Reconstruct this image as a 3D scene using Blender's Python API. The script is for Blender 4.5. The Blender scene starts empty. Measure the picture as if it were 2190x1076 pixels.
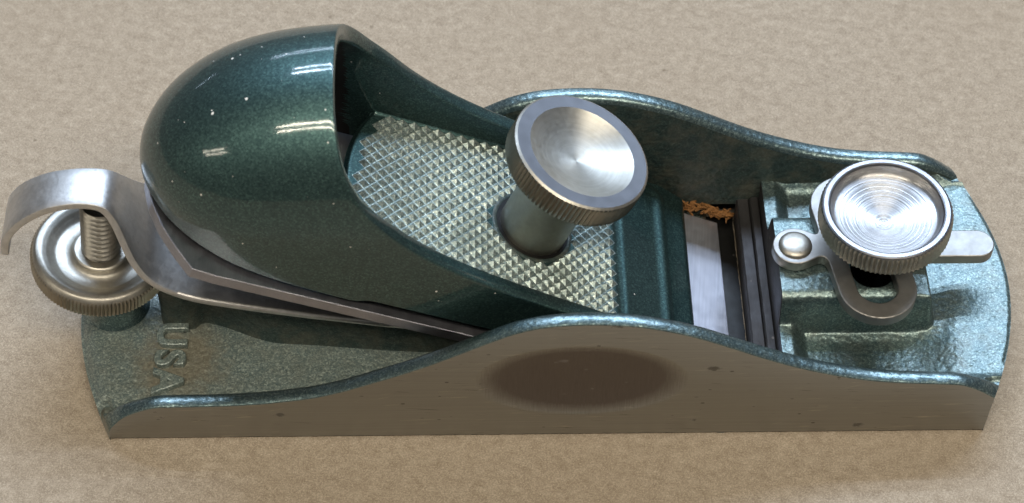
import bpy, math, random
import numpy as np
from mathutils import Matrix, Vector

random.seed(7)
RNG = np.random.default_rng(7)
S = 0.001                                   # everything below is written in millimetres
scene = bpy.context.scene
COL = scene.collection

# ------------------------------------------------------------------ camera
cam_d = bpy.data.cameras.new("camera")
cam = bpy.data.objects.new("camera", cam_d)
COL.objects.link(cam)
CAM_POS = np.array([63.687, -220.808, 305.663])
YAW, PITCH, ROLL = math.radians(2.0825), math.radians(52.3036), math.radians(1.1902)
fwd = np.array([math.sin(YAW) * math.cos(PITCH), math.cos(YAW) * math.cos(PITCH), -math.sin(PITCH)])
right = np.array([math.cos(YAW), -math.sin(YAW), 0.0])
up = np.cross(right, fwd)
r2 = right * math.cos(ROLL) + up * math.sin(ROLL)
u2 = -right * math.sin(ROLL) + up * math.cos(ROLL)
cam.matrix_world = Matrix(((r2[0], u2[0], -fwd[0], CAM_POS[0] * S), (r2[1], u2[1], -fwd[1], CAM_POS[1] * S),
                           (r2[2], u2[2], -fwd[2], CAM_POS[2] * S), (0, 0, 0, 1)))
cam_d.sensor_width = 36.0
cam_d.lens = 4310.8 / 2190 * 36
cam_d.clip_start = 0.01
cam_d.clip_end = 50
cam_d.dof.use_dof = True
cam_d.dof.focus_distance = 0.362
cam_d.dof.aperture_fstop = 32.0
scene.camera = cam

# ------------------------------------------------------------------ world and lamps (ceiling tubes of a workshop)
world = bpy.data.worlds.new("World")
scene.world = world
world.use_nodes = True
bg = world.node_tree.nodes["Background"]
bg.inputs[0].default_value = (1.0, 0.97, 0.93, 1)
bg.inputs[1].default_value = 0.11

def tube(x0, x1, y, z, power, col, width=0.045):
    d = bpy.data.lights.new("ceiling_tube", 'AREA')
    d.shape = 'RECTANGLE'
    d.size = x1 - x0
    d.size_y = width
    d.energy = power
    d.color = col
    o = bpy.data.objects.new("ceiling_tube", d)
    o.location = ((x0 + x1) / 2, y, z)
    COL.objects.link(o)

WARM = (1.0, 0.90, 0.73)
COOL = (0.64, 0.79, 1.0)
for yy in (-0.88, -1.10):
    tube(-1.05, 1.50, yy, 2.05, 27, WARM)  # row lengthened to the right, added as fill for the toe block
for yy in (1.28, 1.58):
    tube(-0.85, 1.70, yy, 2.05, 43, COOL)
for yy in (3.5, 3.9):
    tube(-1.7, 1.6, yy, 2.05, 26, COOL)
for yy in (-1.45, -1.75):
    tube(-4.6, -2.7, yy, 2.05, 14, WARM)
tube(-7.0, -5.2, 6.8, 2.05, 14, COOL)

vs = scene.view_settings
vs.view_transform = 'Standard'
vs.look = 'None'
vs.exposure = 0.15
vs.gamma = 1.0
scene.render.engine = 'CYCLES'
scene.cycles.use_denoising = True
scene.cycles.max_bounces = 8
scene.cycles.sample_clamp_indirect = 8.0

# ------------------------------------------------------------------ material helpers
class NT:
    def __init__(self, name):
        self.m = bpy.data.materials.new(name)
        self.m.use_nodes = True
        self.t = self.m.node_tree
        self.b = self.t.nodes["Principled BSDF"]
        tc = self.t.nodes.new("ShaderNodeTexCoord")
        mp = self.t.nodes.new("ShaderNodeMapping")
        mp.inputs["Scale"].default_value = (1000, 1000, 1000)      # object metres -> millimetres
        self.t.links.new(tc.outputs["Object"], mp.inputs[0])
        self.mm = mp.outputs[0]

    def n(self, kind, **kw):
        nd = self.t.nodes.new(kind)
        for k, v in kw.items():
            if k.startswith("i_"):
                key = k[2:]
                nd.inputs[int(key) if key.isdigit() else key].default_value = v
            else:
                setattr(nd, k, v)
        return nd

    def l(self, a, b):
        self.t.links.new(a, b)

    def scaled(self, sx, sy, sz, rot=(0, 0, 0)):
        mp = self.n("ShaderNodeMapping")
        mp.inputs["Scale"].default_value = (sx, sy, sz)
        src = self.mm
        if any(rot):                                    # turn first, stretch afterwards
            mr = self.n("ShaderNodeMapping")
            mr.inputs["Rotation"].default_value = rot
            self.l(self.mm, mr.inputs[0])
            src = mr.outputs[0]
        self.l(src, mp.inputs[0])
        return mp.outputs[0]

    def noise(self, scale, detail=4, rough=0.55, vec=None):
        nd = self.n("ShaderNodeTexNoise", i_Scale=scale, i_Detail=detail, i_Roughness=rough)
        self.l(vec or self.mm, nd.inputs["Vector"])
        return nd.outputs["Fac"]

    def voro(self, scale, feature='F1', vec=None, out="Distance", rnd=1.0):
        nd = self.n("ShaderNodeTexVoronoi", feature=feature, i_Scale=scale, i_Randomness=rnd)
        self.l(vec or self.mm, nd.inputs["Vector"])
        return nd.outputs[out]

    def ramp(self, fac, stops):
        nd = self.n("ShaderNodeValToRGB")
        e = nd.color_ramp.elements
        while len(e) < len(stops):
            e.new(0.5)
        for i, (p, c) in enumerate(stops):
            e[i].position = p
            e[i].color = (c, c, c, 1) if not isinstance(c, tuple) else (*c, 1)
        self.l(fac, nd.inputs[0])
        return nd.outputs[0]

    def mix(self, fac, a, b, mode='MIX'):
        nd = self.n("ShaderNodeMix", data_type='RGBA', blend_type=mode)
        for sock, v in ((nd.inputs[0], fac), (nd.inputs[6], a), (nd.inputs[7], b)):
            if isinstance(v, tuple):
                sock.default_value = (*v, 1)
            elif isinstance(v, (int, float)):
                sock.default_value = v
            else:
                self.l(v, sock)
        return nd.outputs[2]

    def math(self, op, a, b=0.0, c=None):
        nd = self.n("ShaderNodeMath", operation=op)
        for i, v in enumerate((a, b) if c is None else (a, b, c)):
            if isinstance(v, (int, float)):
                nd.inputs[i].default_value = v
            else:
                self.l(v, nd.inputs[i])
        return nd.outputs[0]

    def bump(self, h, strength, dist, prev=None):
        nd = self.n("ShaderNodeBump", i_Strength=strength, i_Distance=dist * S)
        self.l(h, nd.inputs["Height"])
        if prev is not None:
            self.l(prev, nd.inputs["Normal"])
        return nd.outputs[0]

    def set(self, **kw):
        for k, v in kw.items():
            key = k.replace("_", " ")
            s = self.b.inputs[key]
            if isinstance(v, tuple):
                s.default_value = (*v, 1)
            elif isinstance(v, (int, float)):
                s.default_value = v
            else:
                self.l(v, s)
        return self


def green_paint(name, stain=None, relief=0.0, relief_scale=0.8, chips=0.0, grime=0.0, base=(0.032, 0.076, 0.072), coat=0.7, rough=0.36, coat_rough=0.06, metallic=0.75, orange=0.0):
    t = NT(name)
    flake = t.voro(4.2, out="Color")
    fl = t.n("ShaderNodeSeparateColor")
    t.l(flake, fl.inputs[0])
    hi = (min(1, base[0] * 2.2), min(1, base[1] * 1.8), min(1, base[2] * 1.6))
    lo = tuple(c * 0.6 for c in base)
    col = t.mix(t.ramp(fl.outputs[0], [(0.0, 0.0), (0.75, 0.45), (1.0, 1.0)]), lo, hi)
    blotch = t.noise(0.12, 3)
    col = t.mix(t.math('MULTIPLY', t.ramp(blotch, [(0.35, 0.0), (0.7, 1.0)]), 0.30), col, tuple(c * 0.6 for c in base))
    if grime:
        g = t.math('MULTIPLY', t.ramp(t.noise(0.25, 5, 0.65), [(0.42, 0.0), (0.72, 1.0)]), grime)
        col = t.mix(g, col, (0.17, 0.15, 0.105))
    if stain:                                        # brown rubbed-in dirt round one spot of the casting
        (sx, sy, sz), sr = stain
        vm = t.n("ShaderNodeVectorMath", operation='DISTANCE')
        t.l(t.mm, vm.inputs[0])
        vm.inputs[1].default_value = (sx - 78.0, sy, sz)
        ms = t.math('ADD', t.math('DIVIDE', vm.outputs["Value"], sr), t.math('MULTIPLY_ADD', t.noise(0.35, 5, 0.7), 1.1, -0.55))
        col = t.mix(t.math('MULTIPLY', t.ramp(ms, [(0.45, 1.0), (1.0, 0.0)]), 0.55), col, (0.21, 0.165, 0.10))
    metal = metallic
    ro = rough
    if chips:
        # flecks of white dust and chipped paint
        d = t.voro(0.16, rnd=1.0)
        c1 = t.ramp(t.math('ADD', d, t.math('MULTIPLY', t.noise(2.2, 2), 0.05)), [(0.055, 1.0), (0.068, 0.0)])
        d2 = t.voro(0.42)
        c2 = t.ramp(d2, [(0.045, 1.0), (0.06, 0.0)])
        sel = t.ramp(t.noise(0.11, 2), [(0.50, 0.0), (0.53, 1.0)])
        msk = t.math('MAXIMUM', c1, t.math('MULTIPLY', c2, sel))
        msk = t.math('MULTIPLY', msk, chips)
        col = t.mix(msk, col, (0.75, 0.75, 0.72))
        inv = t.math('SUBTRACT', 1.0, msk)
        metal = t.math('MULTIPLY', inv, metallic)
        t.l(t.math('MULTIPLY', inv, coat), t.b.inputs["Coat Weight"])
    else:
        t.b.inputs["Coat Weight"].default_value = coat
    t.set(Base_Color=col, Metallic=metal, Roughness=ro, Coat_Roughness=coat_rough, Coat_IOR=1.5)
    nrm = t.bump(t.voro(7.0, out="Distance"), 0.12, 0.05)
    if relief:
        w = t.noise(relief_scale, 3, 0.5)
        nrm = t.bump(w, 1.0, relief, nrm)
        v = t.voro(relief_scale * 1.1, feature='SMOOTH_F1')
        nrm = t.bump(v, 0.7, relief * 0.9, nrm)
        cn = t.bump(w, 1.0, relief * 0.9)
        cn = t.bump(v, 0.6, relief * 0.8, cn)
        t.l(cn, t.b.inputs["Coat Normal"])
    if orange:
        t.l(t.bump(t.noise(0.9, 2, 0.5), 1.0, orange), t.b.inputs["Coat Normal"])
    t.l(nrm, t.b.inputs["Normal"])
    return t.m


def steel(name, col=(0.55, 0.54, 0.52), rough=0.28, streak=(0.25, 6, 6), streak_amt=0.25, bump=0.02, spots=0.0,
          spot_col=(0.10, 0.085, 0.06), rot=(0, 0, 0), aniso=0.0, blotch=0.25):
    t = NT(name)
    v = t.scaled(*streak, rot=rot)
    s = t.noise(1.0, 6, 0.65, v)
    c = t.mix(t.math('MULTIPLY', t.ramp(s, [(0.3, 0.0), (0.75, 1.0)]), streak_amt), col, tuple(x * 0.45 for x in col))
    c = t.mix(t.math('MULTIPLY', t.ramp(t.noise(0.22, 4), [(0.4, 0.0), (0.7, 1.0)]), blotch), c, tuple(x * 0.62 for x in col))
    if spots:
        d = t.voro(0.11, vec=t.scaled(0.8, 1, 1.35))
        k = t.ramp(t.math('ADD', d, t.math('MULTIPLY', t.noise(1.6, 4), 0.10)), [(0.10, 1.0), (0.135, 0.0)])
        d2 = t.voro(0.45)
        k2 = t.math('MULTIPLY', t.ramp(d2, [(0.09, 1.0), (0.14, 0.0)]), t.ramp(t.noise(0.12, 2), [(0.5, 0.0), (0.58, 1.0)]))
        k = t.math('MULTIPLY', t.math('MAXIMUM', k, k2), spots)
        c = t.mix(k, c, spot_col)
        t.l(t.math('MULTIPLY_ADD', k, -0.7, 1.0), t.b.inputs["Metallic"])
    else:
        t.b.inputs["Metallic"].default_value = 1.0
    r = t.math('MULTIPLY_ADD', t.noise(0.5, 4), 0.22, rough - 0.10)
    t.set(Base_Color=c, Roughness=r)
    if aniso:
        t.b.inputs["Anisotropic"].default_value = aniso
    if bump:
        t.l(t.bump(s, 0.5, bump), t.b.inputs["Normal"])
    return t.m


def turned(name, col, rough, rings=2.2, ring_amt=0.05, aniso=0.75, knurl_dirt=0.0, wobble=0.05):
    """lathe-turned metal; the object's own Z is the axis"""
    t = NT(name)
    sep = t.n("ShaderNodeSeparateXYZ")
    t.l(t.mm, sep.inputs[0])
    rr = t.math('SQRT', t.math('ADD', t.math('MULTIPLY', sep.outputs[0], sep.outputs[0]), t.math('MULTIPLY', sep.outputs[1], sep.outputs[1])))
    rr = t.math('ADD', rr, t.math('MULTIPLY', t.noise(0.35, 2), wobble))
    comb = t.n("ShaderNodeCombineXYZ")
    t.l(t.math('MULTIPLY', rr, rings), comb.inputs[0])
    g = t.n("ShaderNodeTexNoise", noise_dimensions='1D', i_Scale=1.0, i_Detail=5.0, i_Roughness=0.7)
    t.l(t.math('MULTIPLY', rr, rings), g.inputs["W"])
    c = t.mix(t.math('MULTIPLY', t.ramp(g.outputs["Fac"], [(0.35, 0.0), (0.7, 1.0)]), 0.30), col, tuple(x * 0.5 for x in col))
    c = t.mix(t.math('MULTIPLY', t.ramp(t.noise(0.5, 5, 0.65), [(0.45, 0.0), (0.75, 1.0)]), 0.35), c, tuple(x * y for x, y in zip(col, (0.62, 0.58, 0.48))))
    t.set(Base_Color=c, Metallic=1.0, Roughness=t.math('MULTIPLY_ADD', t.noise(0.9, 4), 0.2, rough - 0.1))
    tg = t.n("ShaderNodeTangent", direction_type='RADIAL', axis='Z')
    t.l(tg.outputs[0], t.b.inputs["Tangent"])
    t.b.inputs["Anisotropic"].default_value = aniso
    t.b.inputs["Anisotropic Rotation"].default_value = 0.25
    t.l(t.bump(g.outputs["Fac"], 0.6, ring_amt), t.b.inputs["Normal"])
    return t.m


M = {}
M['paint'] = green_paint("green_metallic_paint", relief=0.10, relief_scale=0.9, base=(0.12, 0.195, 0.215), coat=0.6, rough=0.36, coat_rough=0.2, metallic=0.9)
M['cap'] = green_paint("glossy_green_paint", chips=1.0, base=(0.036, 0.084, 0.088), coat=0.8, rough=0.46, metallic=0.85, coat_rough=0.085, orange=0.010)
M['toe'] = green_paint("hammered_green_paint", relief=0.17, relief_scale=0.9, base=(0.115, 0.19, 0.205), coat=0.5, grime=0.3, rough=0.46, coat_rough=0.28, metallic=0.9)
M['heel'] = green_paint("rough_green_paint", stain=((11.5, -12.5, 5.0), 10.0), relief=0.20, relief_scale=1.2, base=(0.155, 0.22, 0.222), coat=0.6, grime=0.22, rough=0.45, coat_rough=0.15, metallic=0.4)
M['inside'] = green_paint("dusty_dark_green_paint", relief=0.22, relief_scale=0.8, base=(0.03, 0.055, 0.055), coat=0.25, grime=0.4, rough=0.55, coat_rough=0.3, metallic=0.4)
M['pad'] = green_paint("worn_pad_paint", relief=0.04, relief_scale=2.0, base=(0.31, 0.415, 0.425), coat=0.0, grime=0.08, rough=0.42, coat_rough=0.2, metallic=0.80)
M['blade'] = steel("blade_steel", (0.40, 0.40, 0.45), 0.40, streak=(3, 0.25, 3), streak_amt=0.4, bump=0.02, blotch=0.45)
M['bevel'] = steel("ground_bevel_steel", (0.80, 0.81, 0.90), 0.46, streak=(2.4, 0.07, 0.5), streak_amt=0.38, bump=0.02, rot=(0, 0, 0.12), blotch=0.0)
M['strip'] = steel("dull_spring_steel", (0.62, 0.61, 0.60), 0.44, streak=(1.1, 1.1, 1.1), streak_amt=0.4, bump=0.10, spots=0.25)
M['nickel'] = steel("nickel_plate", (0.44, 0.42, 0.375), 0.43, streak=(1.2, 1.2, 1.2), streak_amt=0.5, bump=0.08, spots=0.35)
M['plate'] = steel("stamped_plate_steel", (0.33, 0.322, 0.31), 0.48, streak=(0.8, 0.8, 0.8), streak_amt=0.25, bump=0.025, blotch=0.4)
M['bar'] = steel("dark_mouth_steel", (0.085, 0.082, 0.084), 0.62, streak=(1.5, 0.3, 1.5), streak_amt=0.5, bump=0.12, spots=0.7, spot_col=(0.25, 0.22, 0.2))
M['knurl'] = steel("knurled_nickel", (0.40, 0.37, 0.31), 0.34, streak=(2, 2, 0.3), streak_amt=0.4, bump=0.02, blotch=0.4)
M['stem'] = steel("dull_stem_nickel", (0.38, 0.365, 0.32), 0.38, streak=(1, 1, 1), streak_amt=0.3, bump=0.02)
M['dish_a'] = turned("turned_dish_polished", (0.52, 0.505, 0.46), 0.42, rings=1.2, ring_amt=0.02, aniso=0.55)
M['dish_b'] = turned("turned_dish_grooved", (0.46, 0.46, 0.47), 0.34, rings=1.3, ring_amt=0.05, aniso=0.8)
M['rim'] = steel("rim_steel", (0.21, 0.213, 0.228), 0.32, streak=(1, 1, 1), streak_amt=0.1, bump=0.01, blotch=0.15)


def cheek_mat():
    """ground cast iron, with a darker, coarser ground finger hollow"""
    t = NT("ground_cheek_iron")
    col = (0.345, 0.345, 0.33)
    s = t.noise(1.0, 5, 0.65, t.scaled(0.05, 1, 5.0))
    c = t.mix(t.math('MULTIPLY', t.ramp(s, [(0.3, 0.0), (0.7, 1.0)]), 0.38), col, tuple(x * 0.6 for x in col))
    d = t.voro(0.085, vec=t.scaled(0.75, 1, 1.3))
    k = t.ramp(t.math('ADD', d, t.math('MULTIPLY', t.noise(1.5, 4), 0.10)), [(0.105, 1.0), (0.135, 0.0)])
    d2 = t.voro(0.36, vec=t.scaled(0.7, 1, 1.3))
    k2 = t.math('MULTIPLY', t.ramp(d2, [(0.07, 1.0), (0.11, 0.0)]), t.ramp(t.noise(0.06, 2), [(0.50, 0.0), (0.58, 1.0)]))
    k = t.math('MULTIPLY', t.math('MAXIMUM', k, k2), 0.85)
    c = t.mix(k, c, (0.05, 0.042, 0.03))
    for rz, lo, colr, amt in ((0.05, 0.70, (0.62, 0.58, 0.50), 0.5), (-0.10, 0.71, (0.05, 0.045, 0.035), 0.6), (0.35, 0.735, (0.60, 0.56, 0.48), 0.5)):
        sc = t.noise(1.0, 2, 0.5, t.scaled(0.10, 1, 3.2, (0, rz, 0)))
        c = t.mix(t.math('MULTIPLY', t.ramp(sc, [(lo, 0.0), (lo + 0.02, 1.0)]), amt), c, colr)
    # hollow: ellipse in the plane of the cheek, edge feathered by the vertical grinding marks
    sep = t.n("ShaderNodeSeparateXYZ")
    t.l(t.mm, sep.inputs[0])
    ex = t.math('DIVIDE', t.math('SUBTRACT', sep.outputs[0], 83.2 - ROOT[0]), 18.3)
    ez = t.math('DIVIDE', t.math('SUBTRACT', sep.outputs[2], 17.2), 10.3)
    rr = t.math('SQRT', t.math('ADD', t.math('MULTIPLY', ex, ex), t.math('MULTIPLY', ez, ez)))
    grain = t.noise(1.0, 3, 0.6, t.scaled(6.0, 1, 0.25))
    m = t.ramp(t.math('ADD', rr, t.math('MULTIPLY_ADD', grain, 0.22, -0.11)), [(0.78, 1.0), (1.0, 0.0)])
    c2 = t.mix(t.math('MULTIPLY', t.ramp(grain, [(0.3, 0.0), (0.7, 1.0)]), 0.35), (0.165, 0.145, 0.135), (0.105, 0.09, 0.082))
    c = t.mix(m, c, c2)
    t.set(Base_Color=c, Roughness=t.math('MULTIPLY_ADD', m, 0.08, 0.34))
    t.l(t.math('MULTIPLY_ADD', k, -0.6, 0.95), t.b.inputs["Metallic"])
    nr = t.bump(s, 0.4, 0.02)
    t.l(t.bump(t.math('MULTIPLY', grain, m), 0.5, 0.05, nr), t.b.inputs["Normal"])
    return t.m


def kraft_mat():
    """brown packing paper: clumped pulp with short curly light and dark fibres"""
    t = NT("kraft_paper")
    f1 = t.noise(0.40, 6, 0.66, t.scaled(1.0, 1.25, 1, (0, 0, 0.3)))
    f4 = t.noise(1.5, 4, 0.7)
    f5 = t.noise(3.2, 3, 0.75)
    c = t.mix(t.ramp(f1, [(0.34, 0.0), (0.66, 1.0)]), (0.245, 0.200, 0.150), (0.385, 0.328, 0.258))
    c = t.mix(t.math('MULTIPLY', t.ramp(f4, [(0.35, 1.0), (0.55, 0.0)]), 0.40), c, (0.185, 0.148, 0.108))

    c = t.mix(t.math('MULTIPLY', t.ramp(f5, [(0.40, 1.0), (0.52, 0.0)]), 0.42), c, (0.15, 0.115, 0.08))
    c = t.mix(t.math('MULTIPLY', t.ramp(f5, [(0.54, 0.0), (0.66, 1.0)]), 0.45), c, (0.60, 0.53, 0.44))

    def fibres(rots, scale, lo, hi):
        out = None
        for k, r in enumerate(rots):
            nd = t.n("ShaderNodeTexNoise", i_Scale=scale, i_Detail=2.0, i_Roughness=0.5, i_Distortion=0.55)
            mp = t.scaled(0.30, 2.6, 1.0, (0, 0, r))
            t.l(mp, nd.inputs["Vector"])
            m = t.ramp(nd.outputs["Fac"], [(lo, 0.0), (hi, 1.0)])
            out = m if out is None else t.math('MAXIMUM', out, m)
        return out
    lightf = fibres((0.2, 1.1, 2.2), 1.9, 0.58, 0.68)
    darkf = fibres((0.7, 1.7, 2.8), 2.1, 0.60, 0.70)
    c = t.mix(t.math('MULTIPLY', lightf, 0.30), c, (0.56, 0.49, 0.39))
    c = t.mix(t.math('MULTIPLY', darkf, 0.30), c, (0.135, 0.10, 0.062))
    big = t.ramp(t.noise(0.02, 3), [(0.35, 0.0), (0.65, 1.0)])
    c = t.mix(t.math('MULTIPLY', big, 0.25), c, (0.27, 0.215, 0.155))
    pale = t.ramp(t.noise(0.11, 3, 0.5, t.scaled(0.5, 1.6, 1)), [(0.68, 0.0), (0.76, 1.0)])
    c = t.mix(t.math('MULTIPLY', pale, 0.30), c, (0.55, 0.48, 0.40))
    dk = t.ramp(t.voro(0.10), [(0.03, 1.0), (0.05, 0.0)])
    c = t.mix(t.math('MULTIPLY', dk, 0.5), c, (0.08, 0.055, 0.03))
    t.set(Base_Color=c, Roughness=0.8, Specular_IOR_Level=0.3)
    nr = t.bump(f1, 0.6, 0.12)
    nr = t.bump(f4, 0.5, 0.08, nr)
    t.l(t.bump(lightf, 0.5, 0.05, nr), t.b.inputs["Normal"])
    return t.m


def wood_mat():
    t = NT("orange_wood")
    g = t.noise(1.0, 4, 0.6, t.scaled(0.6, 4, 4))
    t.set(Base_Color=t.mix(g, (0.10, 0.042, 0.012), (0.33, 0.15, 0.042)), Roughness=0.75)
    return t.m

# ------------------------------------------------------------------ mesh helpers
ROOT = (78.0, 0.0, 0.0)                     # base of the tool, in mm
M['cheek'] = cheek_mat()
M['kraft'] = kraft_mat()
M['wood'] = wood_mat()
M['black'] = steel("recess_black", (0.035, 0.035, 0.035), 0.5, streak_amt=0.2, spots=0.5, spot_col=(0.30, 0.28, 0.26))  # near-black for recesses and gaps, with pale dust specks


def pchip(x, xs, ys):
    xs = np.asarray(xs, float); ys = np.asarray(ys, float)
    h = np.diff(xs); d = np.diff(ys) / h
    m = np.zeros_like(ys)
    m[0], m[-1] = d[0], d[-1]
    for i in range(1, len(xs) - 1):
        if d[i - 1] * d[i] > 0:
            w1 = 2 * h[i] + h[i - 1]; w2 = h[i] + 2 * h[i - 1]
            m[i] = (w1 + w2) / (w1 / d[i - 1] + w2 / d[i])
    x = np.clip(np.asarray(x, float), xs[0], xs[-1])
    i = np.clip(np.searchsorted(xs, x) - 1, 0, len(h) - 1)
    t = (x - xs[i]) / h[i]
    return (ys[i] * (1 + 2 * t) * (1 - t) ** 2 + h[i] * m[i] * t * (1 - t) ** 2
            + ys[i + 1] * t * t * (3 - 2 * t) + h[i] * m[i + 1] * t * t * (t - 1))


def sstep(a, b, x):
    t = np.clip((np.asarray(x, float) - a) / (b - a), 0, 1)
    return t * t * (3 - 2 * t)


class MB:
    """collects vertices and faces (mm, world) for ONE mesh"""
    def __init__(self):
        self.v = []; self.f = []; self.mi = []; self.n = 0

    def add(self, verts, faces, mat=0):
        self.v.append(np.asarray(verts, float).reshape(-1, 3))
        self.f += [tuple(int(i) + self.n for i in q) for q in faces]
        self.mi += [mat] * len(faces)
        self.n += len(self.v[-1])

    def grid(self, P, mat=0, closed_u=False, closed_v=False, flip=False, keep=None):
        P = np.asarray(P, float)
        nu, nv = P.shape[:2]
        fs = []
        for i in range(nu if closed_u else nu - 1):
            i2 = (i + 1) % nu
            for j in range(nv if closed_v else nv - 1):
                j2 = (j + 1) % nv
                if keep is not None and not keep[i, j]:
                    continue
                q = (i * nv + j, i2 * nv + j, i2 * nv + j2, i * nv + j2)
                fs.append(q[::-1] if flip else q)
        self.add(P.reshape(-1, 3), fs, mat)

    def box(self, x0, x1, y0, y1, z0, z1, mat=0):
        v = [(x, y, z) for x in (x0, x1) for y in (y0, y1) for z in (z0, z1)]
        self.add(v, [(0, 1, 3, 2), (4, 6, 7, 5), (0, 4, 5, 1), (2, 3, 7, 6), (0, 2, 6, 4), (1, 5, 7, 3)], mat)

    def build(self, name, mats, parent=None, loc=None, rot=(0, 0, 0), smooth=40, bevel=0, local=False, weld=0.0):
        me = bpy.data.meshes.new(name)
        v = np.concatenate(self.v)
        if local:                                        # verts already about the object's own origin
            o_loc = np.array(loc, float)
        else:
            o_loc = np.array(ROOT if loc is None else loc, float)
            v = v - o_loc
        me.from_pydata((v * S).tolist(), [], self.f)
        for m in (mats if isinstance(mats, (list, tuple)) else [mats]):
            me.materials.append(m)
        me.polygons.foreach_set("material_index", self.mi)
        me.update()
        if weld:
            import bmesh
            bm = bmesh.new(); bm.from_mesh(me)
            bmesh.ops.remove_doubles(bm, verts=bm.verts, dist=weld * S)
            bmesh.ops.recalc_face_normals(bm, faces=bm.faces)
            bm.to_mesh(me); bm.free()
        if smooth:
            me.shade_smooth()
            me.set_sharp_from_angle(angle=math.radians(smooth))
        o = bpy.data.objects.new(name, me)
        COL.objects.link(o)
        if parent is not None:
            o.parent = parent
            p = WORLD_ORIGIN[parent.name]
            o.location = tuple((o_loc - p) * S)
        else:
            o.location = tuple(o_loc * S)
        o.rotation_euler = rot
        WORLD_ORIGIN[o.name] = o_loc
        if bevel:
            b = o.modifiers.new("bevel", 'BEVEL')
            b.width = bevel * S; b.segments = 2; b.limit_method = 'ANGLE'; b.angle_limit = math.radians(35)
            b.harden_normals = False
        return o

WORLD_ORIGIN = {}


def lathe(mb, prof, n, teeth=0, mats=None):
    """prof: list of (r, z, knurl depth); about the local Z"""
    th = np.linspace(0, 2 * np.pi, n, endpoint=False)
    tri = np.abs(((th * teeth / (2 * np.pi)) % 1.0) - 0.5) * 2 if teeth else 0 * th
    P = np.zeros((len(prof), n, 3))
    for i, p in enumerate(prof):
        r = p[0] - (p[2] * tri if len(p) > 2 else 0)
        P[i, :, 0] = r * np.cos(th); P[i, :, 1] = r * np.sin(th); P[i, :, 2] = p[1]
    if mats is None:
        mb.grid(P, 0, closed_v=True, flip=False)
    else:
        for i in range(len(prof) - 1):
            mb.grid(P[i:i + 2], mats[i], closed_v=True)


def thing(name, loc):
    o = bpy.data.objects.new(name, None)
    o.empty_display_size = 0.02
    COL.objects.link(o)
    o.location = tuple(np.array(loc) * S)
    WORLD_ORIGIN[o.name] = np.array(loc, float)
    return o

# ------------------------------------------------------------------ the surface
mb = MB()
n = 60
gx, gy = np.meshgrid(np.linspace(-520, 680, n), np.linspace(-500, 700, n), indexing='ij')
mb.grid(np.stack([gx, gy, 0 * gx], -1), 0)
paper = mb.build("kraft_paper", M['kraft'], None, loc=(78, 0, 0))
paper["kind"] = "structure"
paper["label"] = "brown kraft paper sheet the hand plane rests on"

# ------------------------------------------------------------------ the block plane
plane = thing("block_plane", ROOT)
plane["label"] = "green metallic block plane with nickel knobs resting on kraft paper"
plane["category"] = "hand plane"

HALF_W = 26.5
SLOPE = 0.423
BETA = math.atan(SLOPE)
def zblade(x):
    return 22.7 - SLOPE * (np.asarray(x, float) - 63.6)

def heel_x(y):
    return -7.6 + 7.4 * (np.abs(y) / HALF_W) ** 1.8

def toe_x(y):
    return 162.9 - 6.9 * (np.abs(y) / HALF_W) ** 1.9

PROFILE = np.array([(-0.2, 0.3), (0.05, 2.9), (1.65, 5.7), (3.03, 7.33), (4.39, 8.36), (6.15, 9.29), (7.73, 10.05), (10.06, 10.5),
    (14.43, 10.56), (18.9, 10.65), (26.1, 11.09), (31.36, 11.88), (36.62, 12.97), (41.91, 14.92), (47.18, 17.43), (52.4, 20.05),
    (57.56, 22.93), (62.67, 26.18), (67.7, 29.39), (72.59, 32.1), (77.53, 33.54), (82.25, 34.0), (84.73, 34.05), (90.42, 33.61),
    (96.16, 32.26), (101.99, 30.1), (107.95, 27.11), (114.1, 23.83), (119.65, 21.2), (123.0, 19.88), (128.95, 17.9), (134.82, 16.53),
    (140.63, 15.85), (146.33, 15.5), (149.22, 15.2), (152.38, 13.76), (156.1, 11.0)])

# --- body: floor of the heel and bed as one casting
body_mb = MB()
nx, ny = 150, 110
s = np.linspace(0, 1, nx) ** 1.2
yy = np.linspace(-26.4, 26.4, ny)
X = heel_x(yy)[None, :] + s[:, None] * (109.5 - heel_x(yy))[None, :]
Y = np.repeat(yy[None, :], nx, 0)
dist = X - heel_x(Y)
Z = 4.6 - 1.6 * (1 - sstep(0, 3.0, dist)) ** 2 + 2.6 * sstep(21.0, 25.6, np.abs(Y)) * sstep(1.5, 10, dist)
Z = np.minimum(Z, np.maximum(np.interp(X, PROFILE[:, 0], PROFILE[:, 1]) - 0.35, 0.3) + 7.0 * (1 - sstep(17.5, 23.6, np.abs(Y))))
Z = np.minimum(Z, np.maximum(zblade(X) - 3.4, 0.35))
P = np.stack([X, Y, Z], -1)
edge = P[:1].copy(); edge[..., 2] = 0.25
low = edge.copy(); low[..., 0] += 0.25; low[..., 2] = 0.0
end = P[-1:].copy(); end[..., 2] = 0.0
body_mb.grid(np.concatenate([low, edge, P, end]), 0)
body = body_mb.build("body", M['heel'], plane, smooth=50)

# --- cheeks (side walls): traced profile of the ground outer face
tt = np.concatenate([[0], np.cumsum(np.hypot(*np.diff(PROFILE, axis=0).T))])
ts = np.linspace(0, tt[-1], 330)
px = pchip(ts, tt, PROFILE[:, 0]); pz = pchip(ts, tt, PROFILE[:, 1])
for _ in range(3):
    pz[1:-1] = (pz[:-2] + 2 * pz[1:-1] + pz[2:]) / 4

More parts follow.
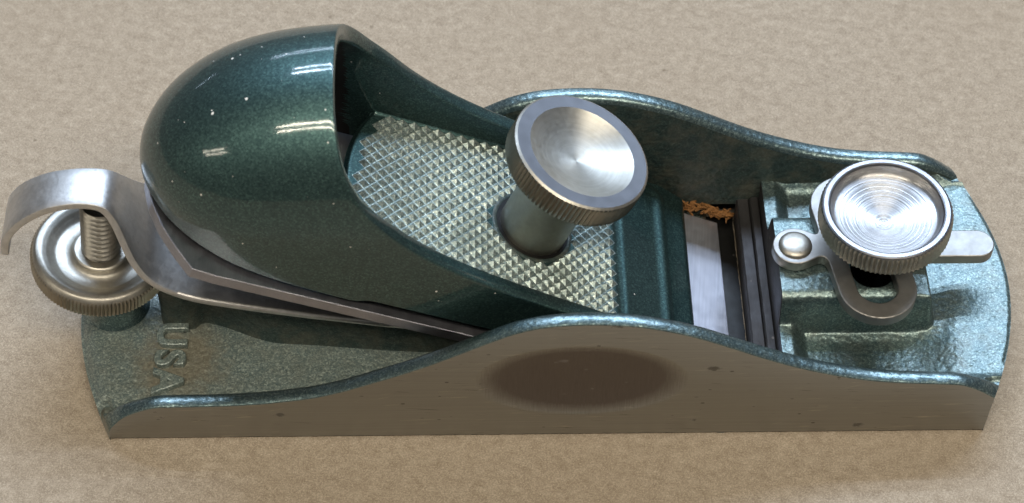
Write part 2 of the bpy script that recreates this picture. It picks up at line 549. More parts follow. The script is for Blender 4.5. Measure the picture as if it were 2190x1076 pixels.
def cheek(sign):
    m = MB()
    # outer ground face with the shallow finger hollow
    nz = 90
    fr = np.linspace(0, 1, nz)
    lowz = 0.7
    Xo = np.repeat(px[:, None], nz, 1)
    Zo = lowz + (pz - 0.25 - lowz)[:, None].clip(0.01) * fr[None, :]
    rr = np.sqrt(((Xo - 83.2) / 18.3) ** 2 + ((Zo - 17.2) / 10.3) ** 2)
    dep = 1.5 * np.clip(1 - rr ** 2, 0, None) ** 0.85
    Yo = HALF_W - dep
    m.grid(np.stack([Xo, sign * Yo, Zo], -1), 0, flip=(sign > 0))
    bot = np.stack([np.stack([px, 0 * px + sign * HALF_W, 0 * px + lowz], -1), np.stack([px, 0 * px + sign * (HALF_W - 2.6), 0 * px + 0.15], -1)], 1)
    m.grid(bot, 0, flip=(sign < 0))
    # painted top edge and inner wall
    rows = [(0.0, -0.25), (0.10, -0.04), (0.35, 0.06), (0.9, 0.16), (1.6, 0.17), (2.3, 0.02), (2.75, -0.35), (3.05, -1.0), (3.2, -2.0), (3.3, -4.0), (3.5, -8.0), (3.9, -40.0)]
    R = []
    for dy, dz in rows:
        z = np.maximum(pz + dz, 0.34 if dy < 0.1 else np.minimum(1.0 + dy, pz))
        inset = (toe_x(HALF_W - dy) - toe_x(HALF_W)) * sstep(148, 156, px) + (heel_x(HALF_W - dy) - heel_x(HALF_W)) * (1 - sstep(0, 7, px))
        R.append(np.stack([px + inset, 0 * px + sign * (HALF_W - dy), z], -1))
    m.grid(np.stack(R, 1)[:, :8], 1, flip=(sign > 0))
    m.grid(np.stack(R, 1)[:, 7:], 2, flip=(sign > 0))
    # end faces
    for k, fl in ((0, sign < 0), (-1, sign > 0)):
        ring = [R[i][k] for i in range(len(R))]
        base = [np.array([p[0], p[1], 0.0]) for p in ring]
        m.grid(np.stack([np.array(ring), np.array(base)], 0), 1, flip=fl)
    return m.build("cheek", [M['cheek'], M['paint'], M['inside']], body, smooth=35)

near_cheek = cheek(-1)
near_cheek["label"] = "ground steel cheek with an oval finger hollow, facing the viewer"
cheek(1)

def seg_d(X, Y, a, b):
    ax, ay = a; bx, by = b
    t = np.clip(((X - ax) * (bx - ax) + (Y - ay) * (by - ay)) / ((bx - ax) ** 2 + (by - ay) ** 2), 0, 1)
    return np.hypot(X - ax - t * (bx - ax), Y - ay - t * (by - ay))

# --- toe casting: one relief with mouth lip, block for the knob, pocket and rounded end
def toe_height(X, Y):
    a = np.abs(Y)
    floor = 8.2 + 0.08 * np.clip(a - 10, 0, 20)
    plateau = 10.4 + 0.05 * (X - 148)
    z = floor + (plateau - floor) * sstep(143, 152.5, X)
    z = z + 3.8 * sstep(20.5, 25.6, a) ** 1.5                     # fillet into the cheeks
    lip = 11.2
    z = np.maximum(z, z + (lip - z) * (1 - sstep(121.6, 124.8, X)))
    # rounded block under the knob
    dx = np.maximum(118.0 - X, X - 146.2); dy = a - 9.0
    d = np.hypot(np.clip(dx, 0, None), np.clip(dy, 0, None)) + np.minimum(np.maximum(dx, dy), 0)
    blk = np.where(d < 0, 0, d)
    top = 18.0 - 0.22 * np.clip(d + 1.6, 0, 2.6) ** 2
    side = 0.86 * (1 - sstep(0.1, 1.9, blk)) + 0.14 * (1 - sstep(0.1, 5.0, blk)) ** 1.5
    z = z + (top - z).clip(0) * side
    foot = np.exp(-((d - 2.2) / 1.5) ** 2) * 0.5 * (d > 0)
    z = z + foot * (side < 0.02) * 0
    hole = seg_d(X, Y, (136.4, -3.5), (136.4, 6.0)) - 3.6
    z = z - 15.0 * (1 - sstep(-0.4, 0.3, hole))                   # slot for the knob's screw
    # rounded end
    e = toe_x(Y) - X
    z = z - 0.35 * (1 - sstep(0, 1.0, e)) ** 2 * (1 - sstep(17, 22, a))
    return z

tm = MB()
nx, ny = 210, 230
yy = np.linspace(-26.4, 26.4, ny)
s = np.linspace(0, 1, nx)
X = 119.7 + s[:, None] * (toe_x(yy) - 119.7)[None, :]
Y = np.repeat(yy[None, :], nx, 0)
Z = toe_height(X, Y)
Z = np.minimum(Z, np.interp(X, PROFILE[:, 0], PROFILE[:, 1]) - 1.0 + 0.7 * sstep(151, 156, X) + 3.0 * (1 - sstep(20.5, 23.2, np.abs(Y))))
P = np.stack([X, Y, Z], -1)
f0 = P[:1].copy(); f0[..., 0] -= 0.12; f0[..., 2] -= 0.25
f1 = f0.copy(); f1[..., 2] = 0
e1 = P[-1:].copy(); e1[..., 2] = 0
tm.grid(np.concatenate([f1, f0, P[:1]]), 1)
inhole = (seg_d(X, Y, (136.4, -3.5), (136.4, 6.0)) - 3.6 < 0.25)[:-1, :-1]
tm.grid(P, 0, keep=~inhole)
tm.grid(P, 2, keep=inhole)  # slot faces coloured black for the shade inside
tm.grid(np.concatenate([P[-1:], e1]), 0)
toe = tm.build("toe_casting", [M['toe'], M['bar'], M['black']], body, smooth=60, weld=0.0005)
toe["label"] = "hammered green toe with raised block under the front knob"

# bars of the mouth
for nm, x0, x1, ztop in (("mouth_plate", 115.4, 117.75, 6.2), ("mouth_plate", 117.78, 119.55, 6.9)):
    m = MB()
    ys = np.linspace(-22.9, 22.6, 40)
    jit = RNG.normal(0, 0.04, (40, 2))
    prof = [(x0, 0), (x0, ztop - 0.25), (x0 + 0.25, ztop), (x1 - 0.25, ztop + 0.15), (x1, ztop - 0.1), (x1, 0)]
    P = np.array([[(x + (jit[i, 0] if k in (1, 2) else 0), y, z + (jit[i, 1] if 1 <= k <= 4 else 0)) for k, (x, z) in enumerate(prof)] for i, y in enumerate(ys)])
    m.grid(P, 0)
    m.build(nm, M['bar'], body, smooth=30)

m = MB()
ys = np.linspace(-22.9, 22.8, 60)
P = np.array([[(110.0, y, 0.9 + RNG.normal(0, 0.05)), (112.5, y, 0.7 + RNG.normal(0, 0.08)), (115.15 + RNG.normal(0, 0.05), y, 0.6), (115.2, y, 0.05)] for y in ys])
m.grid(P, 0)
m.build("mouth_fill", M['black'], body, smooth=60)  # black strip added to keep the mouth gap dark

# --- bed under the blade and the rear pillar
m = MB()
xs = np.linspace(66, 112.4, 40)
hw = 22.4
top = zblade(xs) - 2.75
P = np.stack([np.stack([xs, 0 * xs - hw, 0 * xs], -1), np.stack([xs, 0 * xs - hw, top.clip(0.6)], -1),
              np.stack([xs, 0 * xs + hw, top.clip(0.6)], -1), np.stack([xs, 0 * xs + hw, 0 * xs], -1)], 1)
m.grid(P, 0, flip=True)
m.add(P[0], [(0, 1, 2, 3)], 0)
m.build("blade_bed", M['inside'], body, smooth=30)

m = MB()
xs = np.concatenate([[7.6, 8.0, 8.9, 10.2], np.linspace(12, 66.5, 60)])
hw = np.concatenate([[2.6, 3.5, 4.2, 4.6], 4.8 - 1.5 * sstep(13.5, 15.5, np.linspace(12, 66.5, 60)) + 4.7 * sstep(14.5, 30, np.linspace(12, 66.5, 60)) + 2.5 * sstep(24, 60, np.linspace(12, 66.5, 60))])
tp = np.where(xs < 16, 15.6, 15.6 - 0.10 * (xs - 16))
rows = []
for f, w in ((0.0, 1.1), (0.12, 0.5), (0.3, 0.1), (0.9, 0.0), (1.0, -0.8)):
    rows.append((f, w))
P = []
for x, h, z in zip(xs, hw, tp):
    line = [(x, -(h + w), 4.2 + (z - 4.2) * f) for f, w in rows]
    line += [(x, (h + w), 4.2 + (z - 4.2) * f) for f, w in rows[::-1]]
    P.append(line)
P = np.array(P)
m.grid(P, 0, flip=True)
m.add(P[0], [tuple(range(P.shape[1]))[::-1]], 0)
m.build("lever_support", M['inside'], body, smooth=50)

m = MB()
lathe(m, [(6.6, 3.8), (5.9, 4.8), (5.6, 6.0), (5.5, 13.0), (5.2, 13.6), (0.01, 13.7)], 48)
m.build("adjuster_post", M['paint'], body, loc=(-0.9, 0, 0), local=True, smooth=40)

# raised casting letters on the heel floor, reading towards the viewer
def letter(ch, cy, yo):
    cu = bpy.data.curves.new("letter", 'FONT')
    cu.body = ch
    cu.size = 7.3 * S
    cu.extrude = 0.6 * S
    cu.bevel_depth = 0.22 * S
    cu.bevel_resolution = 1
    cu.align_x = 'CENTER'
    cu.offset = 0.12 * S
    tmp = bpy.data.objects.new("tmp", cu)
    COL.objects.link(tmp)
    dg = bpy.context.evaluated_depsgraph_get()
    me = bpy.data.meshes.new_from_object(tmp.evaluated_get(dg))
    bpy.data.objects.remove(tmp)
    me.materials.clear()
    me.materials.append(M['heel'])
    o = bpy.data.objects.new("raised_letter", me)
    COL.objects.link(o)
    o.parent = body
    w = np.array([7.5, cy + 1.4, 5.05])
    o.location = tuple((w - WORLD_ORIGIN[body.name]) * S)
    o.rotation_euler = (0, 0, -math.pi / 2)
    o["label"] = "cast letter " + ch
    # text +x runs to world -y, text up runs to world +x
for ch, cy in (("U", -8.9), ("S", -14.0), ("A", -19.0)):
    letter(ch, cy, 0)

# ------------------------------------------------------------------ blade
m = MB()
outline = [(112.3, 20.4), (22.5, 20.4), (18.6, 20.1), (15.8, 16.6), (13.3, 12.8), (11.4, 8.6), (10.4, 4.6), (10.1, 0.0)]
half = np.array(outline)
ring = np.concatenate([half, half[::-1][1:] * [1, -1]])
TH = 2.3
def bl(x, y, w):                                   # point on the blade: x along, w below its top face
    return (x - math.sin(BETA) * w, y, float(zblade(x)) - math.cos(BETA) * w)
tops, bots = [], []
for x, y in ring:
    wt = 0.0
    tops.append(bl(x, y, 0.0) if x < 110 else bl(x - 0.2, y, 0.35))
    bots.append(bl(x, y, TH))
N = len(ring)
# bevel line
bevA = bl(104.6, 20.4, 0.0); bevB = bl(104.6, -20.4, 0.0)
verts = tops + bots + [bevA, bevB]
iA, iB = 2 * N, 2 * N + 1
faces = [tuple([iA] + list(range(1, N - 1)) + [iB]), (0, iA, iB, N - 1)]
mats_ = [0, 1]
m.add(verts, [faces[0][::-1]], 0)
m.f.append(tuple(faces[1][::-1])); m.mi.append(1)
m.f.append(tuple(range(N, 2 * N))); m.mi.append(2)  # blackened underside; the colour also deepens the shade in the gap below
for i in range(1, N - 2):
    m.f.append((i, i + 1, i + 1 + N, i + N)); m.mi.append(0)
m.f.append((0, iA, 1, 1 + N, N)); m.mi.append(0)
m.f.append((N - 2, iB, N - 1, 2 * N - 1, 2 * N - 2)); m.mi.append(0)
m.f.append((N - 1, 0, N, 2 * N - 1)); m.mi.append(0)
blade = m.build("blade", [M['blade'], M['bevel'], M['black']], plane, smooth=0, weld=0.001, bevel=0.15)
blade["label"] = "steel blade with bright ground cutting edge at the mouth"

# ------------------------------------------------------------------ lever cap
def cap_b(x):                                      # half width
    q = np.sqrt(np.clip(np.asarray(x, float) - 9, 0, None))
    return pchip(q, [0, 0.7, 1.64, 2.12, 2.77, 3.45, 4.0, 4.47, 5.1, 5.9, 7.0, 12], [0, 3.6, 8.3, 10.9, 13.9, 16.5, 18.1, 18.95, 19.6, 19.9, 20.0, 20.0])

def cap_base(x):
    return zblade(x) + 1.2 + 1.3 * sstep(44, 48, x)

def cap_zc(x):
    return 47.3 + 1.6 * np.clip((np.asarray(x, float) - 9) / 33.4, 0, 1)

def cap_a(x):
    t = np.clip((42.6 - np.asarray(x, float)) / 33.6, 0, 1)
    return 21.0 * (1 - t ** 1.97) ** (1 / 1.97)

RIM = [(42.3, 75), (42.5, 69.5), (42.9, 66), (43.7, 62.2), (45.3, 58.3), (47.0, 55.0), (49.5, 51.6), (54.9, 45.4), (60.4, 40.6), (66.0, 36.6), (71.6, 33.1), (77.5, 29.6), (83.0, 26.6), (88.0, 23.7), (92.0, 21.0), (96.0, 17.6)]
RX = [p[0] for p in RIM]; RZ = [p[1] for p in RIM]

def cap_point(x, p, off):
    """p: 0 at the base, 1 at the crown; off: inset from the outer skin"""
    b = np.maximum(cap_b(x) - off, 0.0); a = np.maximum(cap_a(x) - off, 0.0)
    zb = cap_base(x); zc = cap_zc(x)
    zc = np.maximum(zc, zb)
    lowp = np.clip(p / 0.4, 0, 1); th = np.clip((p - 0.4) / 0.6, 0, 1) * np.pi / 2
    z = np.where(p < 0.4, zb + (zc - zb) * lowp, zc + a * np.sin(th))
    y = np.where(p < 0.4, b * (1 - 0.012 * (1 - lowp)), b * np.cos(th))
    return y, z

def rim_x(p):
    lo, hi = 42.3, 96.0
    for _ in range(50):
        mid = (lo + hi) / 2
        _, z = cap_point(np.array(mid), np.array(p), 0.0)
        if z < pchip(mid, RX, RZ):
            lo = mid
        else:
            hi = mid
    return lo

cap_mb = MB()
npp, nt = 72, 90
ps = np.concatenate([np.linspace(0.0, 0.4, 30)[:-1], np.linspace(0.4, 1.0, npp - 29)])
tsq = np.linspace(0, 1, nt)
tsq = 0.35 * tsq + 0.65 * tsq ** 2
Xr = np.array([rim_x(p) for p in ps])
for sign in (-1, 1):
    layers = []
    for off, dx in ((0.0, -0.45), (0.0, -0.2), (0.25, -0.02), (0.8, 0.08), (1.6, 0.05), (2.2, -0.15), (2.5, -0.5)):
        pass
    X = 9.0 + (Xr[:, None] - 9.0) * tsq[None, :]
    Pp = np.repeat(ps[:, None], nt, 1)
    yo, zo = cap_point(X, Pp, 0.0)
    outer = np.stack([X, sign * yo, zo], -1)
    # inner skin
    Xi = 12.1 + (Xr[:, None] - 12.1) * tsq[None, :]
    yi, zi = cap_point(Xi, Pp, 3.0)
    inner = np.stack([Xi, sign * yi, zi], -1)
    # rounded rim between them
    lip = []
    for off, k in ((0.10, 0.16), (0.4, 0.30), (1.4, 0.36), (2.5, 0.30), (2.85, 0.16)):
        y_, z_ = cap_point(Xr, ps, off)
        # push outward along the rim's normal (mostly up and forward)
        dxr = np.gradient(outer[:, -1, 0]); dzr = np.gradient(outer[:, -1, 2])
        ln = np.hypot(dxr, dzr) + 1e-9
        nx_, nz_ = dzr / ln, -dxr / ln
        nx_ = np.abs(nx_); nz_ = np.abs(nz_)
        lip.append(np.stack([Xr + nx_ * k, sign * y_, z_ + nz_ * k], -1))
    G = np.concatenate([outer, np.stack(lip, 1), inner[:, ::-1]], 1)
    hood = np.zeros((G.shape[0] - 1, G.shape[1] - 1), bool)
    hood[:, nt + 5:] = G[:-1, nt + 5:-1, 0] < 43.5          # near-black inside of the hood
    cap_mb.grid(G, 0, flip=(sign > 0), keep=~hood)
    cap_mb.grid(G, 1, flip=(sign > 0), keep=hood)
    # bottom edge
    cap_mb.grid(np.stack([outer[0], inner[0]], 0), 0, flip=(sign < 0))
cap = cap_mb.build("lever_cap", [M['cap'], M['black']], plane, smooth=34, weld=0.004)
cap["label"] = "domed green lever cap with open front and knurled pad"

# floor of the cap, front panel and front edge as one relief
def cap_rear(y):
    return 42.4 + 5.6 * (np.abs(y) / 18.6) ** 2.4

def cap_floor_k(X, Y):
    """height above the blade, measured vertically"""
    k = 9.0 - 0.0 * X
    a = np.abs(Y)
    # border band behind the pad, rounded over
    k = k + 0.0
    # groove and front panel
    k = k - 0.22 * sstep(89.8, 90.6, X) + 0.08 * sstep(91.2, 91.8, X)
    ramp = np.interp(X, [90, 92, 95, 98, 100.0, 102, 105], [0, 0.1, 1.0, 1.9, 2.1, 2.8, 3.6])
    k = k - ramp
    # raised panel edge with rounded corner
    dx = X - 97.6; dy = a - 16.2
    d = np.hypot(np.clip(dx, 0, None), np.clip(dy, 0, None)) + np.minimum(np.maximum(dx, dy), 0)
    inpanel = sstep(91.4, 91.8, X)
    k = k - inpanel * 0.45 * sstep(2.1, 3.1, d)
    k = k + inpanel * 0.16 * np.exp(-((d - 1.9) / 0.8) ** 2)
    # rounded rear edge
    e = X - cap_rear(Y)
    k = k - 0.9 * (1 - sstep(0, 1.4, e)) ** 2
    # fillet against the side walls
    k = k + 1.2 * sstep(16.3, 17.6, a) * (1 - sstep(86, 91, X))
    # rounded front edge
    k = k - 0.6 * (1 - sstep(0, 0.8, 104.6 - X)) ** 2
    return k

fm = MB()
nx, ny = 260, 110
v = np.linspace(-1, 1, ny)
s = np.linspace(0, 1, nx)
Y0 = v * 17.6
X = cap_rear(Y0)[None, :] + s[:, None] * (104.6 - cap_rear(Y0))[None, :]
wide = 17.6 + 2.4 * sstep(89.5, 93.5, X) - 0.5 * sstep(99.5, 104.6, X)
Y = v[None, :] * wide
Z = zblade(X) + cap_floor_k(X, Y)
P = np.stack([X, Y, Z], -1)
rear = P[:1].copy(); rear[..., 2] -= 3.0; rear[..., 0] += 0.6
under = P.copy(); under[..., 2] -= np.minimum(3.0, cap_floor_k(X, Y) - 0.4); under = under[::-1]
front = P[-1:].copy(); front[..., 2] = zblade(front[..., 0]) + 0.3; front[..., 0] += 0.35
fm.grid(np.concatenate([rear, P, front]), 0)
# outer sides at the front, below the wall's end
for j, fl in ((0, True), (-1, False)):
    side = P[:, j]; b_ = side.copy(); b_[:, 2] = zblade(b_[:, 0]) + 0.5
    sel = X[:, 0] > 89.0
    fm.grid(np.stack([side[sel], b_[sel]], 0), 0, flip=fl)
floor = fm.build("cap_floor", M['cap'], cap, smooth=50)

# knurled pad: diamond pyramids, real relief
pm = MB()
PX, PY, PH = 2.10, 2.30, 0.80
stem_c = (75.2, 0.0)
verts, faces = [], []
ix = 0
for i in range(0, 60):
    for j in range(-20, 21):
        if (i + j) % 2:
            continue
        cx = 44.0 + i * PX / 2; cy = j * PY / 2
        if cx < cap_rear(cy) + 2.6 or cx > 89.6 or abs(cy) > 16.4:
            continue
        if math.hypot(cx - stem_c[0], cy) < 7.5:
            continue
        jx, jy, jh = RNG.normal(0, 0.025), RNG.normal(0, 0.025), PH * RNG.uniform(0.93, 1.05)
        base = float(zblade(cx)) + 9.0 + 0.03
        g = 1.0
        kb = len(verts)
        verts += [(x_, y_, float(zblade(x_)) + 9.0 + 0.055) for x_, y_ in ((cx - PX / 2, cy), (cx, cy - PY / 2), (cx + PX / 2, cy), (cx, cy + PY / 2))]
        faces.append((kb, kb + 1, kb + 2, kb + 3))
        c4 = [(cx - PX / 2 * g, cy), (cx, cy - PY / 2 * g), (cx + PX / 2 * g, cy), (cx, cy + PY / 2 * g)]
        t_ = 0.06
        k0 = len(verts)
        for (x_, y_) in c4:
            verts.append((x_, y_, float(zblade(x_)) + 9.0 + 0.0))
        for (x_, y_) in c4:
            xx = cx + jx + (x_ - cx) * t_; yy_ = cy + jy + (y_ - cy) * t_
            verts.append((xx + 0.39 * jh * 0.25, yy_, float(zblade(xx)) + 9.0 + jh))
        for q in range(4):
            q2 = (q + 1) % 4
            faces.append((k0 + q, k0 + q2, k0 + 4 + q2, k0 + 4 + q))
        faces.append((k0 + 4, k0 + 5, k0 + 6, k0 + 7))
pm.add(verts, faces)
pad = pm.build("knurled_pad", M['pad'], cap, smooth=0, bevel=0.0)
pad["kind"] = "stuff"
pad["label"] = "grey-green pad of small cast pyramids"

# hole collar round the screw stem
m = MB()
lathe(m, [(7.75, -0.6), (7.65, 0.08), (7.35, 0.2), (6.95, 0.1), (6.85, -3.5)], 64)
m.build("hole_collar", M['inside'], cap, loc=(stem_c[0], 0, float(zblade(stem_c[0])) + 9.0), rot=(0, BETA, 0), local=True, smooth=50)

m = MB()
lathe(m, [(6.9, 0.06), (5.8, 0.06)], 64)  # flat black ring painted in as the shaded gap round the stem
m.build("gap_shade_ring", M['black'], cap, loc=(stem_c[0], 0, float(zblade(stem_c[0])) + 9.0), rot=(0, BETA, 0), local=True, smooth=50)

# ------------------------------------------------------------------ cap screw (tilted knob)
T2 = math.radians(21.4)
m = MB()
TE = 96
lathe(m, [(9.55, -0.05), (11.85, 0.0), (12.25, -0.28, 0.02), (12.38, -0.6, 0.30), (12.4, -1.0, 0.42), (12.4, -4.2, 0.42), (12.3, -4.7, 0.3), (12.05, -5.0), (6.8, -5.4)], TE * 6, TE,
      mats=[1, 2, 0, 0, 0, 0, 0, 0])
screw = m.build("cap_screw", [M['knurl'], M['rim'], M['nickel']], plane, loc=(83.3, 0, 47.3), rot=(0, T2, 0), local=True, smooth=32)
screw["label"] = "tilted knurled cap screw with polished concave dish"
m = MB()
pr = [(0.01, -2.8)] + [(r, -2.8 + 2.75 * (r / 9.55) ** 2.0) for r in np.linspace(0.8, 9.4, 22)] + [(9.55, -0.05)]
lathe(m, pr, 128)
m.build("dish", M['dish_a'], screw, loc=(83.3, 0, 47.3), local=True, smooth=40)
m = MB()
lathe(m, [(7.2, -5.3), (6.5, -6.2), (6.2, -8.0), (6.2, -21.5), (6.1, -27.0), (0.01, -27.0)], 64)
m.build("stem", M['stem'], screw, loc=(83.3, 0, 47.3), local=True, smooth=40)

# ------------------------------------------------------------------ toe knob
m = MB()
TE = 84
lathe(m, [(9.85, -0.35), (10.05, -0.05), (10.3, 0.05), (11.0, 0.05), (11.3, -0.08), (11.5, -0.35, 0.20), (11.72, -0.8, 0.45), (11.75, -3.9, 0.5), (11.5, -4.5, 0.4), (11.1, -4.7), (5.0, -5.0), (4.4, -6.0), (3.4, -9.0), (3.4, -13.0)], TE * 6, TE,
      mats=[1, 1, 1, 1, 1, 0, 0, 0, 0, 0, 0, 0, 0])
knob = m.build("toe_knob", [M['nickel'], M['rim']], plane, loc=(137.4, 0, 31.5), rot=(0, -0.02, 0), local=True, smooth=32)
knob["label"] = "knurled front knob with grooved dish"
m = MB()
gr = np.repeat(RNG.uniform(-1, 1, 55), 2)
pr = [(0.01, -4.6)] + [(r, -4.6 + 2.7 * (r / 9.2) ** 1.15 + 0.013 * gr[i]) for i, r in enumerate(np.linspace(0.3, 9.0, 110))] + [(9.35, -1.55), (9.7, -0.85), (9.85, -0.35)]
lathe(m, pr, 160)
m.build("dish", M['dish_b'], knob, loc=(137.4, 0, 31.5), local=True, smooth=40)

# ------------------------------------------------------------------ eccentric plate: outline from a smooth union, slot cut out
def smin(a, b, k):
    h = np.clip(0.5 + 0.5 * (b - a) / k, 0, 1)
    return b + (a - b) * h - k * h * (1 - h)

def contour(F, xs, ys):
    """zero contours of F by marching squares, chained into closed loops"""
    segs = {}
    nx, ny = F.shape
    def pt(i, j, e):
        if e[0] == 'h':
            a, b = F[i, j], F[i + 1, j]; t = a / (a - b); return (xs[i] + t * (xs[i + 1] - xs[i]), ys[j])
        a, b = F[i, j], F[i, j + 1]; t = a / (a - b); return (xs[i], ys[j] + t * (ys[j + 1] - ys[j]))
    pts = {}
    nxt = {}
    for i in range(nx - 1):
        for j in range(ny - 1):
            c = [F[i, j] < 0, F[i + 1, j] < 0, F[i + 1, j + 1] < 0, F[i, j + 1] < 0]
            if all(c) or not any(c):
                continue
            es = []
            if c[0] != c[1]: es.append(('h', i, j))
            if c[1] != c[2]: es.append(('v', i + 1, j))
            if c[3] != c[2]: es.append(('h', i, j + 1))
            if c[0] != c[3]: es.append(('v', i, j))
            if len(es) == 2:
                for a, b in (es, es[::-1]):
                    nxt.setdefault(a, []).append(b)
                for e in es:
                    pts[e] = pt(e[1], e[2], e)
    loops = []
    seen = set()
    for st in list(nxt):
        if st in seen:
            continue
        loop = [st]; seen.add(st); cur = st
        while True:
            cand = [q for q in nxt[cur] if q not in seen]
            if not cand:
                break
            cur = cand[0]; seen.add(cur); loop.append(cur)
        loops.append([pts[e] for e in loop])
    return loops

gx = np.linspace(114, 164, 201); gy = np.linspace(-20, 20, 161)
GX, GY = np.meshgrid(gx, gy, indexing='ij')
la, lb = (136.2, -9.0), (133.4, 9.4)
d = seg_d(GX, GY, la, lb) - 7.0
d = smin(d, np.hypot(GX - 122.6, GY - 0.2) - 4.0, 1.0)
d = smin(d, seg_d(GX, GY, (122.6, 0.2), (132, 0.2)) - 2.3, 1.8)
d = smin(d, seg_d(GX, GY, (138, 0.5), (155.6, 0.5)) - 2.95, 1.2)
slot = seg_d(GX, GY, la, lb) - 3.7
F = np.maximum(d, -slot)
loops = contour(F, gx, gy)
cu = bpy.data.curves.new("plate", 'CURVE')
cu.dimensions = '2D'
cu.fill_mode = 'BOTH'
cu.extrude = 0.95 * S
cu.bevel_depth = 0.22 * S
cu.bevel_resolution = 2
cu.offset = -0.2 * S
for lp in loops:
    if len(lp) < 12:
        continue
    sp = cu.splines.new('POLY')
    sp.points.add(len(lp) - 1)
    for q, (x_, y_) in zip(sp.points, lp):
        q.co = ((x_ - 137.4) * S, y_ * S, 0, 1)
    sp.use_cyclic_u = True
tmp = bpy.data.objects.new("tmp", cu)
COL.objects.link(tmp)
dg = bpy.context.evaluated_depsgraph_get()
me = bpy.data.meshes.new_from_object(tmp.evaluated_get(dg))
bpy.data.objects.remove(tmp)
me.materials.clear(); me.materials.append(M['plate'])
me.shade_smooth(); me.set_sharp_from_angle(angle=math.radians(30))
ecc = bpy.data.objects.new("eccentric_lever", me)
COL.objects.link(ecc)
ecc.parent = plane
w = np.array([137.4, 0, 19.4])
ecc.location = tuple((w - np.array(ROOT)) * S)
WORLD_ORIGIN[ecc.name] = w
ecc["label"] = "flat steel throat lever with a slotted loop under the front knob"
m = MB()
lathe(m, [(3.05, -0.1), (3.0, 0.3), (2.75, 0.62), (2.1, 0.88), (1.0, 1.0), (0.01, 1.03)], 40)
m.build("rivet", M['nickel'], ecc, loc=(122.6, 0.2, 20.5), local=True, smooth=60)

# ------------------------------------------------------------------ adjusting lever (bent strip under the blade)
PATH = np.array([(-16.9, 26.3, 4.9), (-16.4, 29.3, 4.9), (-14.6, 32.4, 4.7), (-11.5, 35.3, 4.4), (-7.0, 37.6, 4.1), (-2.2, 38.4, 4.0), (1.4, 37.9, 4.2), (3.3, 35.4, 5.2),
                 (4.6, 32.0, 7.0), (5.9, 28.9, 8.7), (8.0, 26.0, 10.3), (11.5, 24.2, 11.7), (18.4, 22.6, 13.0), (30, 19.8, 13.2), (45, 16.3, 13.0), (64, 12.6, 13.0)])
tt = np.concatenate([[0], np.cumsum(np.hypot(*np.diff(PATH[:, :2], axis=0).T))])
ts = np.concatenate([np.linspace(0, tt[12], 90), np.linspace(tt[12], tt[-1], 25)[1:]])
cx, cz, ch = (pchip(ts, tt, PATH[:, i]) for i in range(3))
for _ in range(6):
    for arr in (cx, cz, ch):
        arr[1:-1] = (arr[:-2] + 2 * arr[1:-1] + arr[2:]) / 4
dx, dz = np.gradient(cx), np.gradient(cz)
ln = np.hypot(dx, dz); nx_, nz_ = -dz / ln, dx / ln
TH = 0.72
sec = [(-1.0, 0.55), (-1.0, -0.55), (-0.985, -0.9), (-0.95, -1.0), (0.95, -1.0), (0.985, -0.9), (1.0, -0.55), (1.0, 0.55), (0.985, 0.9), (0.95, 1.0), (0.5, 1.0), (-0.5, 1.0), (-0.95, 1.0), (-0.985, 0.9)]
P = np.array([[(cx[i] + nx_[i] * TH * b, ch[i] * a, cz[i] + nz_[i] * TH * b) for a, b in sec] for i in range(len(ts))])
m = MB()
m.grid(P, 0, closed_v=True, flip=True)
m.add(P[0], [tuple(range(len(sec)))], 0)
lever = m.build("adjusting_lever", M['strip'], plane, smooth=45)
lever["label"] = "bent steel depth lever curling over the rear nut"

# ------------------------------------------------------------------ adjusting nut and stud
TN = 0.13
NC = (-1.3, 0, 22.0)
m = MB()
TE = 110
face = [(3.3, -0.30), (4.5, -0.22), (4.9, -0.45), (5.15, -1.1), (5.6, -1.55), (6.6, -1.75), (7.8, -1.6), (8.8, -1.0), (9.7, -0.35), (10.6, 0.0), (11.3, -0.08), (11.8, -0.5), (12.0, -0.85)]
fr_ = np.array([p[0] for p in face]); fz_ = np.array([p[1] for p in face])
rs = np.linspace(3.3, 12.0, 60)
prof = [(r_, z_) for r_, z_ in zip(rs, pchip(rs, fr_, fz_))] + [(12.15, -1.0, 0.2), (12.4, -1.3, 0.35), (12.4, -4.0, 0.35), (12.1, -4.4, 0.2), (11.5, -4.6), (7, -5.0), (6, -8.5), (0.01, -8.6)]
lathe(m, prof, TE * 6, TE, mats=[1] * 59 + [0] * 8)
nut = m.build("adjusting_nut", [M['knurl'], M['nickel']], plane, loc=NC, rot=(0, TN, 0), local=True, smooth=35)
nut["label"] = "knurled nickel adjusting nut at the heel under the curled lever"
m = MB()
nseg, turns, pitch = 40, 11, 1.25
P = []
zt = np.arange(0, turns * pitch, pitch / 6)
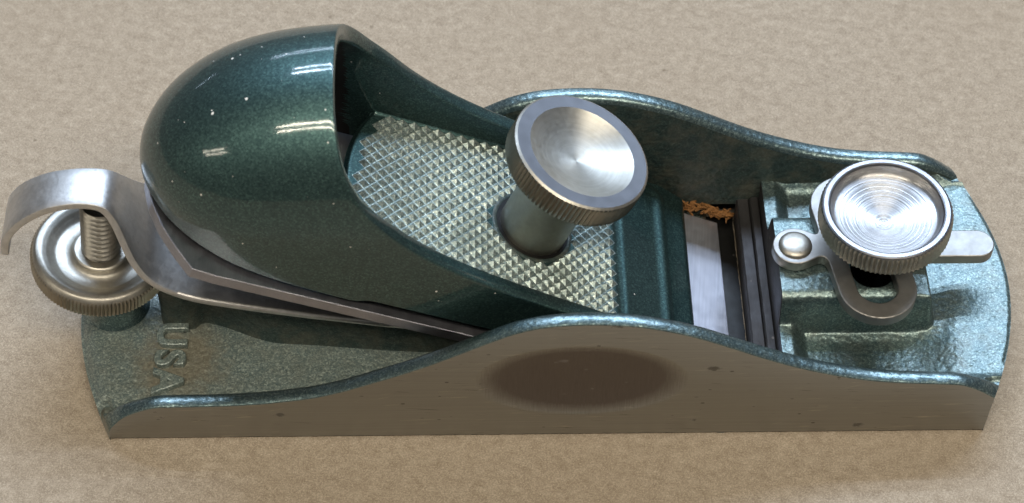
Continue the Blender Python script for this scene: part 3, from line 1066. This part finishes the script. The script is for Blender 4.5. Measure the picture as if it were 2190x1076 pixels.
for z_ in zt:
    row = []
    for q in range(nseg):
        th = 2 * math.pi * q / nseg
        ph = (z_ / pitch - q / nseg) % 1.0
        r_ = 2.95 + 0.6 * (1 - abs(ph * 2 - 1))
        row.append((r_ * math.cos(th), r_ * math.sin(th), z_ - 1.2))
    P.append(row)
m.grid(np.array(P), 0, closed_v=True, flip=False)
m.build("threaded_stud", M['nickel'], nut, loc=NC, local=True, smooth=50)

# ------------------------------------------------------------------ wood shaving caught beside the blade
m = MB()
for clump, (x0, x1, cnt) in enumerate(((104.2, 107.6, 16), (107.4, 114.4, 52))):
    for q in range(cnt):
        bx = RNG.uniform(x0, x1); by = 21.7 + RNG.uniform(-0.7, 1.1)
        bz = float(zblade(bx)) + RNG.uniform(-0.4, 1.2) + (0.5 if clump else 0.0)
        L = RNG.uniform(1.0, 2.6); wd = RNG.uniform(0.10, 0.32); hd = RNG.uniform(0.05, 0.2)
        a = RNG.normal(0.2, 0.5); el = RNG.normal(-0.25, 0.3)
        d_ = np.array([math.cos(a) * math.cos(el), math.sin(a) * math.cos(el), math.sin(el)])
        sd = np.cross(d_, [0, 0, 1]); sd /= np.linalg.norm(sd); ud = np.cross(sd, d_)
        c0 = np.array([bx, by, bz])
        rows = []
        for k in range(5):
            t_ = k / 4
            c = c0 + d_ * L * (t_ - 0.5) + ud * 0.25 * math.sin(t_ * 3.1)
            wv = wd * (1 - 0.7 * abs(t_ - 0.4)); 
            rows.append([c - sd * wv - ud * hd, c + sd * wv - ud * hd, c + sd * wv * 0.8 + ud * hd, c - sd * wv * 0.8 + ud * hd])
        rows = np.array(rows)
        m.grid(rows, 0, closed_v=True, flip=True)
        k0 = m.n - 20
        m.f += [(k0, k0 + 1, k0 + 2, k0 + 3), (k0 + 19, k0 + 18, k0 + 17, k0 + 16)]
        m.mi += [0, 0]
sh = m.build("wood_shaving", M['wood'], None, loc=(109.5, 21.5, float(zblade(109.5))), smooth=40)
sh["label"] = "crumb of orange wood shaving caught between blade and far cheek"
sh["category"] = "wood shaving"
